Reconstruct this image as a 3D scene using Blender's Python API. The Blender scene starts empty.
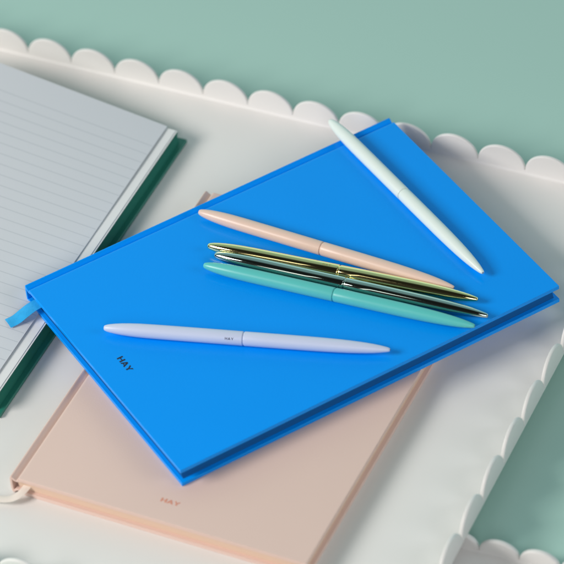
import bpy, bmesh, math, random
from mathutils import Vector, Matrix
random.seed(7)
R = math.radians
MM = 0.001
S = bpy.context.scene
COL = S.collection

# ------------------------------------------------------------------ camera
cd = bpy.data.cameras.new('camera')
cam = bpy.data.objects.new('camera', cd)
COL.objects.link(cam)
c_loc = Vector((0.0, -1.31248, 1.24080))
c_fwd = Vector((0.0, 0.72667, -0.68699)).normalized()
c_roll = -0.10091
r0 = Vector((1, 0, 0)); u0 = r0.cross(c_fwd).normalized()
c_r = math.cos(c_roll)*r0 + math.sin(c_roll)*u0
c_u = -math.sin(c_roll)*r0 + math.cos(c_roll)*u0
m = Matrix((c_r, c_u, -c_fwd)).transposed().to_4x4()
m.translation = c_loc
cam.matrix_world = m
cd.sensor_width = 36.0
cd.lens = 3595.05/564*36.0
cd.clip_start = 0.05
cd.clip_end = 200
cd.dof.use_dof = True
cd.dof.focus_distance = 1.775
cd.dof.aperture_fstop = 11
S.camera = cam

# ------------------------------------------------------------------ room light
W = bpy.data.worlds.new('World'); S.world = W; W.use_nodes = True
nt = W.node_tree; nt.nodes.clear()
out = nt.nodes.new('ShaderNodeOutputWorld'); bg = nt.nodes.new('ShaderNodeBackground')
tc = nt.nodes.new('ShaderNodeTexCoord'); sp = nt.nodes.new('ShaderNodeSeparateXYZ')
nt.links.new(tc.outputs['Generated'], sp.inputs[0])
rz = nt.nodes.new('ShaderNodeValToRGB')           # pale green studio wall behind, dark room overhead and in front
nt.links.new(sp.outputs['Y'], rz.inputs[0])
rz.color_ramp.interpolation = 'EASE'
el = rz.color_ramp.elements
el[0].position = 0.02; el[0].color = (0.013, 0.014, 0.013, 1)
el[1].position = 0.45; el[1].color = (0.24, 0.375, 0.375, 1)
rl = nt.nodes.new('ShaderNodeMapRange')              # the wall is brighter low down
nt.links.new(sp.outputs['Z'], rl.inputs['Value'])
rl.inputs['From Min'].default_value = 0.48; rl.inputs['From Max'].default_value = 0.64
rl.inputs['To Min'].default_value = 2.3; rl.inputs['To Max'].default_value = 1.0
mw = nt.nodes.new('ShaderNodeMix'); mw.data_type = 'RGBA'; mw.blend_type = 'MULTIPLY'
mw.inputs['Factor'].default_value = 1
nt.links.new(rz.outputs[0], mw.inputs['A']); nt.links.new(rl.outputs[0], mw.inputs['B'])
nt.links.new(mw.outputs['Result'], bg.inputs[0]); bg.inputs[1].default_value = 1.0
nt.links.new(bg.outputs[0], out.inputs[0])

def area(name, loc, target, sx, sy, power, color):
    d = bpy.data.lights.new(name, 'AREA'); d.shape = 'RECTANGLE'; d.size = sx; d.size_y = sy
    d.energy = power; d.color = color
    o = bpy.data.objects.new(name, d); COL.objects.link(o); o.location = loc
    o.rotation_euler = (Vector(target)-Vector(loc)).to_track_quat('-Z', 'Y').to_euler()
    return o
area('window_light', (-1.36, -0.36, 0.95), (0, 0, 0), 0.72, 0.56, 23.5, (1.0, 0.955, 0.915))
area('second_window_light', (-0.1, -2.1, 1.35), (0.05, 0, 0), 1.1, 0.9, 14.5, (0.95, 0.97, 1.0))
area('side_window_light', (1.75, -0.75, 1.0), (0.1, 0, 0), 0.9, 0.8, 9.5, (0.93, 0.96, 1.0))
area('pen_glint_strip', (-0.98, -0.92, 1.02), (0, 0, 0), 0.07, 0.8, 0.30, (1.0, 0.97, 0.9))  # added narrow light, gives the metal pens their bright line

S.view_settings.view_transform = 'Standard'; S.view_settings.look = 'None'
S.view_settings.exposure = 0; S.view_settings.gamma = 1
S.render.engine = 'CYCLES'

# ------------------------------------------------------------------ materials
def mat(name, col, rough=0.5, metal=0.0, spec=0.5, coat=0.0, coat_rough=0.1, ior=1.5,
        bump=None, mottle=None):
    m = bpy.data.materials.new(name); m.use_nodes = True
    n = m.node_tree.nodes; l = m.node_tree.links; b = n['Principled BSDF']
    b.inputs['Base Color'].default_value = (*col, 1)
    b.inputs['Roughness'].default_value = rough
    b.inputs['Metallic'].default_value = metal
    b.inputs['Specular IOR Level'].default_value = spec
    b.inputs['IOR'].default_value = ior
    b.inputs['Coat Weight'].default_value = coat
    b.inputs['Coat Roughness'].default_value = coat_rough
    t = n.new('ShaderNodeTexCoord')
    if bump:                                        # (scale, strength, distance)
        z = n.new('ShaderNodeTexNoise'); z.inputs['Scale'].default_value = bump[0]
        z.inputs['Detail'].default_value = 3
        l.new(t.outputs['Object'], z.inputs['Vector'])
        u = n.new('ShaderNodeBump'); u.inputs['Strength'].default_value = bump[1]
        u.inputs['Distance'].default_value = bump[2]
        l.new(z.outputs['Fac'], u.inputs['Height']); l.new(u.outputs[0], b.inputs['Normal'])
    if mottle:                                      # (scale, amount): faint wear in tint and gloss
        z = n.new('ShaderNodeTexNoise'); z.inputs['Scale'].default_value = mottle[0]
        z.inputs['Detail'].default_value = 5; z.inputs['Roughness'].default_value = 0.6
        l.new(t.outputs['Object'], z.inputs['Vector'])
        mr = n.new('ShaderNodeMapRange')
        mr.inputs['To Min'].default_value = 1-mottle[1]; mr.inputs['To Max'].default_value = 1+mottle[1]
        l.new(z.outputs['Fac'], mr.inputs['Value'])
        mx = n.new('ShaderNodeMix'); mx.data_type = 'RGBA'; mx.blend_type = 'MULTIPLY'
        mx.inputs['Factor'].default_value = 1
        mx.inputs['A'].default_value = (*col, 1); l.new(mr.outputs[0], mx.inputs['B'])
        l.new(mx.outputs['Result'], b.inputs['Base Color'])
        mr2 = n.new('ShaderNodeMapRange')
        mr2.inputs['To Min'].default_value = max(0, rough-0.05); mr2.inputs['To Max'].default_value = rough+0.05
        l.new(z.outputs['Fac'], mr2.inputs['Value']); l.new(mr2.outputs[0], b.inputs['Roughness'])
    return m

def edge_mat(name, col, dark):
    """stained page edges: fine laminations along the block's thickness"""
    m = mat(name, col, 0.65, spec=0.2)
    n = m.node_tree.nodes; l = m.node_tree.links; b = n['Principled BSDF']
    t = n.new('ShaderNodeTexCoord'); mp = n.new('ShaderNodeMapping')
    mp.inputs['Scale'].default_value = (6, 6, 2600)
    z = n.new('ShaderNodeTexNoise'); z.inputs['Scale'].default_value = 1; z.inputs['Detail'].default_value = 4
    l.new(t.outputs['Object'], mp.inputs[0]); l.new(mp.outputs[0], z.inputs['Vector'])
    mx = n.new('ShaderNodeMix'); mx.data_type = 'RGBA'
    mx.inputs['A'].default_value = (*dark, 1); mx.inputs['B'].default_value = (*col, 1)
    l.new(z.outputs['Fac'], mx.inputs['Factor']); l.new(mx.outputs['Result'], b.inputs['Base Color'])
    u = n.new('ShaderNodeBump'); u.inputs['Strength'].default_value = 0.35; u.inputs['Distance'].default_value = 0.0002
    l.new(z.outputs['Fac'], u.inputs['Height']); l.new(u.outputs[0], b.inputs['Normal'])
    return m

def lined_mat(name, paper, ink, pitch, start, x_edge):
    """ruled paper: thin grey lines across the leaf (printed marks)"""
    m = mat(name, paper, 0.75, bump=(1800, 0.12, 0.0002))
    n = m.node_tree.nodes; l = m.node_tree.links; b = n['Principled BSDF']
    t = n.new('ShaderNodeTexCoord'); s = n.new('ShaderNodeSeparateXYZ')
    l.new(t.outputs['Object'], s.inputs[0])
    def M(op, a, bb):
        q = n.new('ShaderNodeMath'); q.operation = op
        for i, v in enumerate((a, bb)):
            if hasattr(v, 'links'): l.new(v, q.inputs[i])
            else: q.inputs[i].default_value = v
        return q.outputs[0]
    f = M('FRACT', M('DIVIDE', s.outputs['X'], pitch), 0)
    line = M('LESS_THAN', f, 0.075)
    line = M('MULTIPLY', line, M('LESS_THAN', s.outputs['X'], start))
    line = M('MULTIPLY', line, M('GREATER_THAN', s.outputs['Y'], x_edge))
    mx = n.new('ShaderNodeMix'); mx.data_type = 'RGBA'
    mx.inputs['A'].default_value = (*paper, 1); mx.inputs['B'].default_value = (*ink, 1)
    l.new(line, mx.inputs['Factor']); l.new(mx.outputs['Result'], b.inputs['Base Color'])
    return m

M_tray = mat('white_powder_coat', (0.80, 0.78, 0.755), 0.45, bump=(260, 0.10, 0.0004), mottle=(9, 0.012))
M_green = mat('green_lacquer', (0.415, 0.63, 0.555), 0.35, ior=1.8, mottle=(4, 0.02))
M_blue = mat('blue_cover', (0.0, 0.315, 0.97), 0.35, spec=0.08, coat=0.30, coat_rough=0.16, bump=(1300, 0.30, 0.0002), mottle=(25, 0.02))
M_blue_edge = edge_mat('blue_page_edge', (0.001, 0.135, 0.40), (0.001, 0.075, 0.25))
M_blue_ribbon = mat('blue_ribbon', (0.03, 0.42, 0.85), 0.28, bump=(700, 0.35, 0.0003), mottle=(260, 0.22))
M_pink = mat('pink_cover', (0.77, 0.565, 0.49), 0.42, bump=(1300, 0.22, 0.0002), mottle=(20, 0.02))
M_pink_edge = edge_mat('pink_page_edge', (0.80, 0.61, 0.48), (0.72, 0.50, 0.37))
M_cream = mat('cream_ribbon', (0.82, 0.735, 0.66), 0.4)
M_dgreen = mat('green_cover', (0.022, 0.18, 0.13), 0.35, bump=(1300, 0.08, 0.0002))
M_dgreen_edge = edge_mat('green_page_edge', (0.022, 0.19, 0.135), (0.012, 0.13, 0.09))
M_paper = mat('white_paper', (0.80, 0.80, 0.80), 0.7)
M_lined = lined_mat('lined_paper', (0.655, 0.672, 0.71), (0.53, 0.555, 0.595), 0.0067, 0.2005, 0.0095)
M_ink = mat('dark_print', (0.010, 0.018, 0.035), 0.5)
M_foil = mat('peach_print', (0.72, 0.30, 0.20), 0.4)
M_greyink = mat('grey_print', (0.06, 0.07, 0.12), 0.5)
M_goldink = mat('olive_print', (0.30, 0.26, 0.08), 0.5)
M_p_mint = mat('pale_mint_lacquer', (0.80, 0.88, 0.83), 0.32)
M_p_lav = mat('lavender_lacquer', (0.60, 0.66, 0.84), 0.36)
M_p_peach = mat('peach_lacquer', (0.80, 0.59, 0.49), 0.34)
M_p_teal = mat('turquoise_lacquer', (0.115, 0.56, 0.53), 0.32)
M_p_gold = mat('polished_gold', (1.0, 0.86, 0.42), 0.07, metal=1)
M_p_chrome = mat('polished_chrome', (0.50, 0.60, 0.56), 0.05, metal=1)
M_dark = mat('nib_grey', (0.12, 0.12, 0.12), 0.35, metal=0.6)

# ------------------------------------------------------------------ helpers
def obj(name, bm, material, parent=None, smooth=35, bevel=None):
    bmesh.ops.recalc_face_normals(bm, faces=bm.faces)
    me = bpy.data.meshes.new(name); bm.to_mesh(me); bm.free()
    me.materials.append(material)
    if smooth is not None:
        for p in me.polygons: p.use_smooth = True
        me.set_sharp_from_angle(angle=R(smooth))
    o = bpy.data.objects.new(name, me); COL.objects.link(o)
    if parent: o.parent = parent
    if bevel:
        b = o.modifiers.new('bevel', 'BEVEL'); b.width = bevel; b.segments = 3
        b.limit_method = 'ANGLE'; b.angle_limit = R(50); b.use_clamp_overlap = True
        b.harden_normals = False
    return o

def thing(name, label, cat, loc, rz=0.0, group=None):
    o = bpy.data.objects.new(name, None); COL.objects.link(o)
    o.empty_display_size = 0.02
    o.location = loc; o.rotation_euler = (0, 0, rz)
    o['label'] = label; o['category'] = cat
    if group: o['group'] = group
    return o

def extrude_profile(pts, x0, x1, n=1):
    """closed (y,z) outline swept along x"""
    bm = bmesh.new(); rows = []
    for k in range(n+1):
        x = x0+(x1-x0)*k/n
        rows.append([bm.verts.new((x, y, z)) for y, z in pts])
    q = len(pts)
    for a, b in zip(rows, rows[1:]):
        for i in range(q):
            j = (i+1) % q
            bm.faces.new((a[i], a[j], b[j], b[i]))
    bm.faces.new(rows[0]); bm.faces.new(rows[-1][::-1])
    return bm

def lathe_x(profile, seg=48):
    """(x, radius) profile turned about the x axis, closed at both ends"""
    bm = bmesh.new(); rings = []
    for x, r in profile:
        rings.append([bm.verts.new((x, r*math.cos(2*math.pi*i/seg), r*math.sin(2*math.pi*i/seg))) for i in range(seg)])
    for a, b in zip(rings, rings[1:]):
        for i in range(seg):
            j = (i+1) % seg
            bm.faces.new((a[i], a[j], b[j], b[i]))
    bm.faces.new(rings[0]); bm.faces.new(rings[-1][::-1])
    return bm

def sheet(fn, nx, ny, th):
    """a thin closed sheet: fn(i/nx, j/ny) -> top point, thickness th downwards"""
    bm = bmesh.new()
    top = [[bm.verts.new(fn(i/nx, j/ny)) for j in range(ny+1)] for i in range(nx+1)]
    bot = [[bm.verts.new(Vector(fn(i/nx, j/ny))-Vector((0, 0, th))) for j in range(ny+1)] for i in range(nx+1)]
    for i in range(nx):
        for j in range(ny):
            bm.faces.new((top[i][j], top[i+1][j], top[i+1][j+1], top[i][j+1]))
            bm.faces.new((bot[i][j], bot[i][j+1], bot[i+1][j+1], bot[i+1][j]))
    for i in range(nx):
        bm.faces.new((top[i][0], bot[i][0], bot[i+1][0], top[i+1][0]))
        bm.faces.new((top[i][ny], top[i+1][ny], bot[i+1][ny], bot[i][ny]))
    for j in range(ny):
        bm.faces.new((top[0][j], top[0][j+1], bot[0][j+1], bot[0][j]))
        bm.faces.new((top[nx][j], bot[nx][j], bot[nx][j+1], top[nx][j+1]))
    return bm

# strokes of the bold capitals H A Y, each a polygon in a 1-high box; advance widths
LETTERS = {
    'H': (0.74, [[(0, 0), (.19, 0), (.19, 1), (0, 1)], [(.52, 0), (.71, 0), (.71, 1), (.52, 1)],
                 [(.19, .42), (.52, .42), (.52, .59), (.19, .59)]]),
    'A': (0.80, [[(0, 0), (.20, 0), (.47, 1), (.30, 1)], [(.58, 0), (.78, 0), (.49, 1), (.38, .72)],
                 [(.245, .19), (.545, .19), (.50, .35), (.285, .35)]]),
    'Y': (0.76, [[(.28, 0), (.47, 0), (.47, .44), (.28, .44)], [(0, 1), (.21, 1), (.47, .44), (.28, .44)],
                 [(.54, 1), (.75, 1), (.47, .44), (.375, .50)]]),
}
def lettering(word, height, width, gap=0.03):
    adv = [LETTERS[c][0] for c in word]
    tot = sum(adv)+gap*(len(word)-1)
    sx = width/tot; polys = []; x = 0
    for c in word:
        for poly in LETTERS[c][1]:
            polys.append([((x+px)*sx-width/2, (py-.5)*height) for px, py in poly])
        x += LETTERS[c][0]+gap
    return polys
def flat_lettering(polys, th=0.00006):
    bm = bmesh.new()
    for k, poly in enumerate(polys):
        t = th*(1+0.12*(k % 3))                      # overlapping strokes never share a plane
        a = [bm.verts.new((x, y, 0)) for x, y in poly]; b = [bm.verts.new((x, y, t)) for x, y in poly]
        bm.faces.new(b); bm.faces.new(a[::-1])
        for i in range(len(poly)):
            j = (i+1) % len(poly); bm.faces.new((a[i], a[j], b[j], b[i]))
    return bm

# ------------------------------------------------------------------ table surface
bm = bmesh.new()
TABLE_Z = -0.0122
vs = [bm.verts.new(v) for v in ((-14, -14, TABLE_Z), (14, -14, TABLE_Z), (14, 14, TABLE_Z), (-14, 14, TABLE_Z))]
bm.faces.new(vs)
t = obj('table_surface', bm, M_green, smooth=None); t['kind'] = 'structure'

# ------------------------------------------------------------------ scalloped trays
def make_tray(name, pitch_x, pitch_y, nx, ny, th, cusp, base, fil, arch, rc):
    """rectangle nx*pitch_x by ny*pitch_y, a half scallop on either side of each corner.
    local x along the far rim, local y towards the near rim is negative; origin at the far left corner"""
    X = nx*pitch_x; Y = ny*pitch_y
    # walk the outer rectangle clockwise from the far left corner
    sides = [((0, 0), (1, 0), X), ((X, 0), (0, -1), Y), ((X, -Y), (-1, 0), X), ((0, -Y), (0, 1), Y)]
    starts = [0, X, X+Y, 2*X+Y]; P = 2*(X+Y)
    def at(p, n):
        """point at outline parameter p, n metres inside the outer outline"""
        p %= P
        for k, ((ox, oy), (dx, dy), ln) in enumerate(sides):
            if starts[k] <= p < starts[k]+ln+1e-12:
                q = p-starts[k]; break
        ix, iy = dy, -dx                            # inward normal for a clockwise walk
        if q < rc or q > ln-rc:
            at_start = q < rc
            cq = rc if at_start else ln-rc
            cx, cy = ox+dx*cq+ix*rc, oy+dy*cq+iy*rc
            ang = (q-rc)/rc*math.pi/4 if at_start else (q-(ln-rc))/rc*math.pi/4
            c, s = math.cos(ang), math.sin(ang)
            vx, vy = -ix*c+dx*s, -iy*c+dy*s
            return cx+vx*(rc-n), cy+vy*(rc-n)
        return ox+dx*q+ix*n, oy+dy*q+iy*n
    # scallop centres
    cents = []
    for i in range(1, nx): cents.append((i*pitch_x, pitch_x))
    cents.append((X, (pitch_x+pitch_y)/2))
    for i in range(1, ny): cents.append((X+i*pitch_y, pitch_y))
    cents.append((X+Y, (pitch_x+pitch_y)/2))
    for i in range(1, nx): cents.append((X+Y+i*pitch_x, pitch_x))
    cents.append((2*X+Y, (pitch_x+pitch_y)/2))
    for i in range(1, ny): cents.append((2*X+Y+i*pitch_y, pitch_y))
    cents.append((P, (pitch_x+pitch_y)/2))
    NT = 22
    cols = []                                        # (outline parameter of the centre, radius, angle)
    for c, w in cents:
        for j in range(NT+1):
            cols.append((c, w/2, math.pi-math.pi*j/NT))
    rr = th*0.36                                     # rounding of the rim
    layers = [('in', th, cusp*0.999)]
    # cross-section: rounded over the top by shrinking the arcs near each face
    prof = []
    K = 4
    for k in range(K+1):
        a = math.pi/2*k/K
        prof.append((th-rr+rr*math.cos(a), rr*(1-math.sin(a))))       # inner face to the top
    for k in range(1, K+1):
        a = math.pi/2*k/K
        prof.append((rr-rr*math.sin(a), rr*(1-math.cos(a))))           # top to the outer face
    prof = [(n, d) for n, d in prof]
    bm = bmesh.new(); loops = []
    NF = 5
    for c, rad, ang in cols:
        ca, sa = math.cos(ang), math.sin(ang)
        col = []
        p_in = c+(rad-rr)*ca
        for k in range(NF+1):                        # floor fillet
            a = math.pi/2*k/NF
            x, y = at(p_in, th+fil-fil*math.sin(a)); col.append(bm.verts.new((x, y, fil-fil*math.cos(a))))
        for n, d in prof:
            x, y = at(c+(rad-d)*ca, n)
            z = cusp+arch*(rad-d)*max(sa, 0)
            col.append(bm.verts.new((x, y, z)))
        for k in range(NF+1):                        # outer foot
            a = math.pi/2*k/NF
            x, y = at(p_in, fil-fil*math.cos(a)); col.append(bm.verts.new((x, y, -base+fil-fil*math.sin(a))))
        loops.append(col)
    n = len(loops); m_ = len(loops[0])
    for i in range(n):
        a, b = loops[i], loops[(i+1) % n]
        for k in range(m_-1):
            try: bm.faces.new((a[k], b[k], b[k+1], a[k+1]))
            except ValueError: pass
    bm.faces.new([l[0] for l in loops]); bm.faces.new([l[-1] for l in loops][::-1])
    bmesh.ops.remove_doubles(bm, verts=bm.verts, dist=1e-7)
    bmesh.ops.triangulate(bm, faces=[f for f in bm.faces if len(f.verts) > 8])
    return obj(name, bm, M_tray, smooth=38)

TH = -0.48722                                        # turn of the tray about the vertical
d_ = Vector((math.cos(TH), math.sin(TH), 0)); e_ = Vector((math.sin(TH), -math.cos(TH), 0))
PX = 0.02618; PY = 0.02648
far_c = Vector((-0.12513, 0.19850, 0))               # a notch of the far rim
tray = make_tray('scalloped_tray', PX, PY, 23, 13, 0.0020, 0.0023, 0.0013, 0.0020, 0.93, 0.006)
NXL = 9.45
tray.location = far_c - d_*(PX*NXL) + e_*(-0.0014)
tray.rotation_euler = (0, 0, TH)
tray['label'] = 'large white tray with scalloped rim lying under all the notebooks and pens'
tray['category'] = 'tray'

low = make_tray('scalloped_tray', 0.0200, 0.0200, 16, 11, 0.0026, 0.0010, 0.0013, 0.0010, 0.83, 0.006)
low.rotation_euler = (0, 0, R(-26.0))
ld = Vector((math.cos(R(-26)), math.sin(R(-26)), 0))
low.location = Vector((0.0798, -0.1822, TABLE_Z+0.0014)) - ld*(0.0200*4.5)
low['label'] = 'smaller white scalloped tray mostly hidden beneath the corner of the large one'
low['category'] = 'tray'

# ------------------------------------------------------------------ notebooks
L, WB, T = 0.215, 0.1553, 0.01094
BT = 0.0022                                          # board thickness
def cover_profile():
    """(b, z) outline of a front board with its hinge groove; b runs from the spine"""
    t = T/MM; w = WB/MM
    top = [(1.0, t-.12), (1.35, t-.35), (2.3, t-1.25), (3.3, t-2.05), (3.7, t-2.12), (4.0, t-1.85), (4.25, t-1.0), (4.5, t-.5), (4.85, t-.18), (5.3, t-.04), (6.0, t), (w, t)]
    bot = [(w, t-2.2), (6.0, t-2.2), (3.9, t-3.0), (2.2, t-2.7), (1.2, t-1.9)]
    return [(-b*MM, z*MM) for b, z in top+bot]
def spine_profile():
    t = T/MM
    o = [(1.0, t-.12), (.55, t-.18), (.2, t-.5), (0, t-1.1), (-.2, t*.75), (-.25, t*.5), (-.2, t*.25), (0, 1.1), (.2, .5), (.55, .18), (1.0, .12),
         (1.2, 1.9), (1.15, t*.3), (1.1, t*.5), (1.15, t*.7), (1.2, t-1.9)]
    return [(-b*MM, z*MM) for b, z in o]
def block_profile():
    t = T/MM; w = WB/MM
    f = w-2.2
    pts = [(6.2, 2.25), (3.4, 3.3), (3.0, t/2), (3.4, t-3.3), (6.2, t-2.25)]
    n = 10
    arc = []
    for k in range(n+1):
        s = k/n; z = (t-2.22)+(2.22-(t-2.22))*s
        arc.append((f-1.1*math.sin(math.pi*s), z))
    return [(-b*MM, z*MM) for b, z in pts+arc]
def ribbon_mesh(path, width, th=0.00018):
    """path: centre points in the book's frame; a flat band of constant width"""
    P = [Vector(p) for p in path]
    def pt(i, j):
        q = i*(len(P)-1); k = min(int(q), len(P)-2); f = q-k
        # Catmull-Rom through the points
        p0 = P[max(k-1, 0)]; p1 = P[k]; p2 = P[k+1]; p3 = P[min(k+2, len(P)-1)]
        c = 0.5*((2*p1)+(p2-p0)*f+(2*p0-5*p1+4*p2-p3)*f*f+(3*p1-p0-3*p2+p3)*f**3)
        d = 0.5*((p2-p0)+2*(2*p0-5*p1+4*p2-p3)*f+3*(3*p1-p0-3*p2+p3)*f*f)
        s = Vector((-d.y, d.x, 0)); s.normalize()
        v = (j-.5)
        return c+s*width*v+Vector((0, 0, 0.0003*math.cos(v*math.pi)))
    return sheet(pt, 40, 6, th)

def make_notebook(name, label, loc, rz, cover, edge, ribbon_m, ribbon_path, word_m, word_at, word_size):
    n = thing(name, label, 'notebook', loc, rz, 'closed hardback notebooks')
    obj('front_cover', extrude_profile(cover_profile(), 0, L), cover, n, bevel=0.00080)
    back = extrude_profile([(y, T-z) for y, z in cover_profile()], 0, L)
    obj('back_cover', back, cover, n, bevel=0.00080)
    obj('spine', extrude_profile(spine_profile(), 0.0001, L-0.0001), cover, n, bevel=0.0003)
    obj('page_block', extrude_profile(block_profile(), 0.0020, L-0.0020), edge, n)
    obj('ribbon', ribbon_mesh(*ribbon_path), ribbon_m, n)
    w = obj('lettering', flat_lettering(lettering('HAY', word_size[1], word_size[0])), word_m, n, smooth=None)
    w.location = (word_at[0], word_at[1], T+0.00002); w.rotation_euler = (0, 0, R(-90))
    return n

# pink book: lies on the tray
make_notebook('notebook', 'pale pink closed notebook lying flat on the tray beneath the blue one',
              (-0.138185, -0.126003, 0.0), 1.06859, M_pink, M_pink_edge, M_cream,
              ([(0.012, -0.0082, 0.0052), (0.003, -0.0080, 0.0050), (-0.0035, -0.0064, 0.0040), (-0.0068, -0.0030, 0.0030),
                (-0.0085, 0.0030, 0.0026), (-0.0095, 0.0100, 0.0026), (-0.0120, 0.0200, 0.0018), (-0.015, 0.034, 0.0006)], 0.0040),
              M_foil, (0.0124, -0.0796), (0.0098, 0.0024))
# blue book: lies across the pink one and the open one
make_notebook('notebook', 'bright blue closed notebook lying on top with pens on its cover',
              (-0.127585, -0.006306, T+0.00005), 0.47622, M_blue, M_blue_edge, M_blue_ribbon,
              ([(0.012, -0.0105, 0.0054), (0.003, -0.0105, 0.0054), (-0.0025, -0.0108, 0.0052), (-0.0075, -0.0112, 0.0040),
                (-0.0120, -0.0114, 0.0026), (-0.0165, -0.0112, 0.0022)], 0.0070),
              M_ink, (0.0137, -0.0782), (0.0113, 0.0031))

# open green notebook: local x runs up the page, local y from the fore edge to the gutter
gn = thing('notebook', 'open notebook with a grey lined page and dark green page edges at far left', 'notebook',
           (-0.14315, -0.07640, 0.0), R(61.95))
GT = 0.0104                                          # height of the right-hand page stack
GW = 0.1553
def box_prof(y0, y1, z0, z1): return [(y0, z0), (y1, z0), (y1, z1), (y0, z1)]
obj('back_cover', extrude_profile(box_prof(0, GW-0.004, 0.0002, BT), 0, L), M_dgreen, gn, bevel=0.0004)
obj('front_cover', extrude_profile(box_prof(GW+0.010, 2*GW+0.006, 0.0002, BT), 0, L), M_dgreen, gn, bevel=0.0004)
obj('spine', extrude_profile([(GW-0.004, .0004), (GW+.010, .0004), (GW+.010, .0014), (GW-.004, .0014)], 0.0001, L-.0001), M_dgreen, gn)
def gblock(y0, y1, z1, bulge, xa, xb):
    pts = [(y0, BT+.00005)]
    n = 8
    for k in range(n+1):                             # concave fore edge
        s = k/n; pts.append((y0+0.0007*math.sin(math.pi*s)*(1 if y1 > y0 else -1), BT+.00005+(z1-BT)*s))
    for k in range(1, 15):                           # arched top towards the gutter
        s = k/14; y = y0+(y1-y0)*s
        pts.append((y, z1+bulge*(math.sin(math.pi*min(s/.98, 1)**1.3))*(1 if s < .98 else 0)+(-(z1-BT)*.6 if k == 14 else 0)))
    pts.append((y1, BT+.00005))
    return extrude_profile(pts[1:], xa, xb)
obj('page_block', gblock(0.0030, GW+0.002, GT-0.0006, 0.0045, 0.0030, L-0.0034), M_dgreen_edge, gn)
obj('page_block', gblock(2*GW+0.003, GW+0.004, 0.0052, 0.004, 0.0030, L-0.0034), M_dgreen_edge, gn)
def arch(y, base, h):                                # lift of a leaf between fore edge and gutter
    s = max(0, min(1, (y-0.003)/(GW-0.003)))
    return base+h*math.sin(math.pi*s**1.3)
XT = L-0.0036
def fly1(i, j):
    y = 0.0031+(GW-0.006)*j; return (0.0032+(XT-0.0032)*i, y, arch(y, GT-0.0003, 0.0046))
def fly2(i, j):
    y = 0.0040+(GW-0.007)*j; return (0.0032+(XT-0.0034)*i, y, arch(y, GT+0.00008, 0.0049))
obj('endpaper', sheet(fly1, 2, 30, 0.00022), M_paper, gn)
obj('endpaper', sheet(fly2, 2, 30, 0.00018), M_paper, gn)
def leaf(i, j):
    x = 0.0032+(XT-0.0030)*i; y = 0.0090+(GW-0.0095)*j
    w = (y-0.0090)/0.1
    lift = 0.0092+0.0083*i**2.2                      # the far corner springs up further
    if w < 1.0: z = lift*w
    else:
        s = min(1, (w-1.0)/0.463); z = lift*(1+0.10*math.sin(math.pi*s))*(1-s**3)+0.001*s
    return (x, y, GT+0.0011+z+0.0002*math.sin(9*i+2*j))
obj('lined_page', sheet(leaf, 40, 60, 0.00014), M_lined, gn)
def leaf_left(i, j):
    y = 2*GW+0.003-(GW-0.002)*j; s = j
    return (0.0032+(XT-0.0030)*i, y, 0.0056+0.0075*math.sin(math.pi*s**1.3))
obj('blank_page', sheet(leaf_left, 12, 40, 0.00014), M_paper, gn)

# ------------------------------------------------------------------ pens
RB = 0.00357
UP = 0.0694                                          # blunt end to ring
def barrel_upper():
    p = [(0.0000, .35), (0.00002, .80), (.00025, 1.18), (.0007, 1.42), (.0016, 1.74), (.003, 2.08), (.0055, 2.50), (.009, 2.90), (.013, 3.20),
         (.018, 3.42), (.025, 3.53), (.036, 3.57), (.050, 3.57), (UP-.0004, 3.57), (UP-.00012, 3.52), (UP, 3.36), (UP, 2.6)]
    return [(x, r*MM) for x, r in p]
def barrel_lower(Lp):
    p = [(UP+.00062, 2.6), (UP+.00062, 3.36), (UP+.00076, 3.50), (UP+.0010, 3.55)]
    tail = [(60, 3.57), (50, 3.56), (40, 3.52), (32, 3.44), (25, 3.28), (20, 3.10), (15, 2.84), (11, 2.54), (8, 2.25), (5, 1.86), (3, 1.52), (1.5, 1.24), (.6, 1.02), (.2, .82), (.05, .66), (0, .5), (0, .40)]
    return [(x, r*MM) for x, r in p]+[(Lp-x*MM, r*MM) for x, r in tail]
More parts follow.
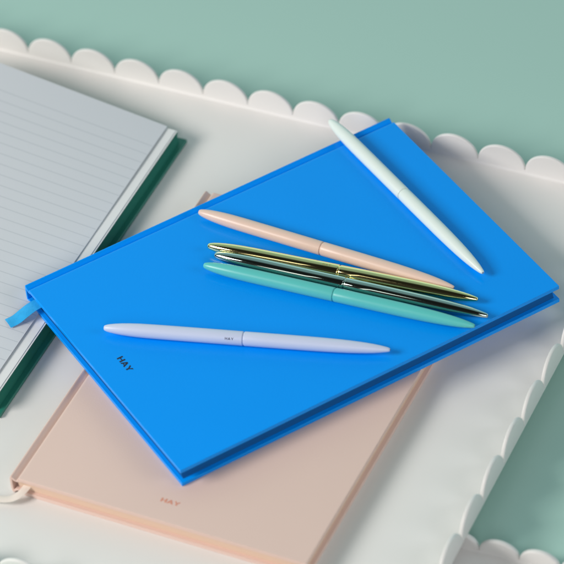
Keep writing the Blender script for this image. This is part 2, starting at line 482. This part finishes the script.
def make_pen(label, a, b, z, m_, print_m=None, print_roll=0.0, print_gap=0.0042, flip=False):
    A = Vector((a[0], a[1], 0))*MM; B = Vector((b[0], b[1], 0))*MM
    Lp = (B-A).length
    # empty on the cover under the blunt end; the parts lie along its local x
    n = thing('pen', label, 'pen', (A.x, A.y, z), math.atan2(B.y-A.y, B.x-A.x), 'bullet shaped ballpoint pens')
    o = obj('upper_barrel', lathe_x(barrel_upper(), 64), m_, n, smooth=50); o.location.z = RB
    o = obj('lower_barrel', lathe_x(barrel_lower(Lp), 64), m_, n, smooth=50); o.location.z = RB
    o = obj('ring', lathe_x([(UP-.001, 2.8*MM), (UP-.0008, 3.12*MM), (UP+.0014, 3.12*MM), (UP+.0016, 2.8*MM)], 48), m_, n); o.location.z = RB
    o = obj('nib', lathe_x([(Lp-.003, .36*MM), (Lp+.00004, .36*MM), (Lp+.00008, .28*MM)], 20), M_dark, n); o.location.z = RB
    if print_m:
        polys = lettering('HAY', 0.0012, 0.0043, gap=0.12)
        bm = bmesh.new()
        for k, poly in enumerate(polys):
            bm.faces.new([bm.verts.new((x, y, 0.000003*(k % 3))) for x, y in poly])
        for q in range(-5, 6):                       # cut fine enough to follow the barrel
            bmesh.ops.bisect_plane(bm, geom=bm.verts[:]+bm.edges[:]+bm.faces[:], plane_co=(0, q*0.00011, 0), plane_no=(0, 1, 0))
        for v in bm.verts:
            x, y, dz = v.co; ra = RB+0.000018+dz
            ang = print_roll-y/ra
            v.co = (UP-print_gap+x, -ra*math.sin(ang), ra*math.cos(ang))
        o = obj('lettering', bm, print_m, n, smooth=None); o.location.z = RB
    return n
ZP = 2*T+0.00012
make_pen('pale mint pen lying apart from the rest, overhanging the far edge of the blue notebook', (32.99, 89.65), (98.52, -35.02), ZP, M_p_mint)
make_pen('peach pen lying just above the gold pen on the blue notebook', (-38.04, 30.24), (83.34, -43.53), ZP, M_p_peach)
make_pen('shiny gold pen lying between the peach pen and the chrome pen', (-34.89, 4.60), (94.02, -53.40), ZP, M_p_gold, M_goldink, 0.05, 0.0060)
make_pen('shiny dark chrome pen lying between the gold pen and the turquoise pen', (-31.9, -2.70), (97.6, -65.5), ZP, M_p_chrome)
make_pen('turquoise pen lying just below the chrome pen on the blue notebook', (-37.7, -9.3), (90.5, -71.6), ZP, M_p_teal)
make_pen('lavender pen lying by itself nearest the printed word on the blue notebook', (-88.7, -46.73), (48.39, -81.93), ZP, M_p_lav, M_greyink, 0.95, 0.0062)
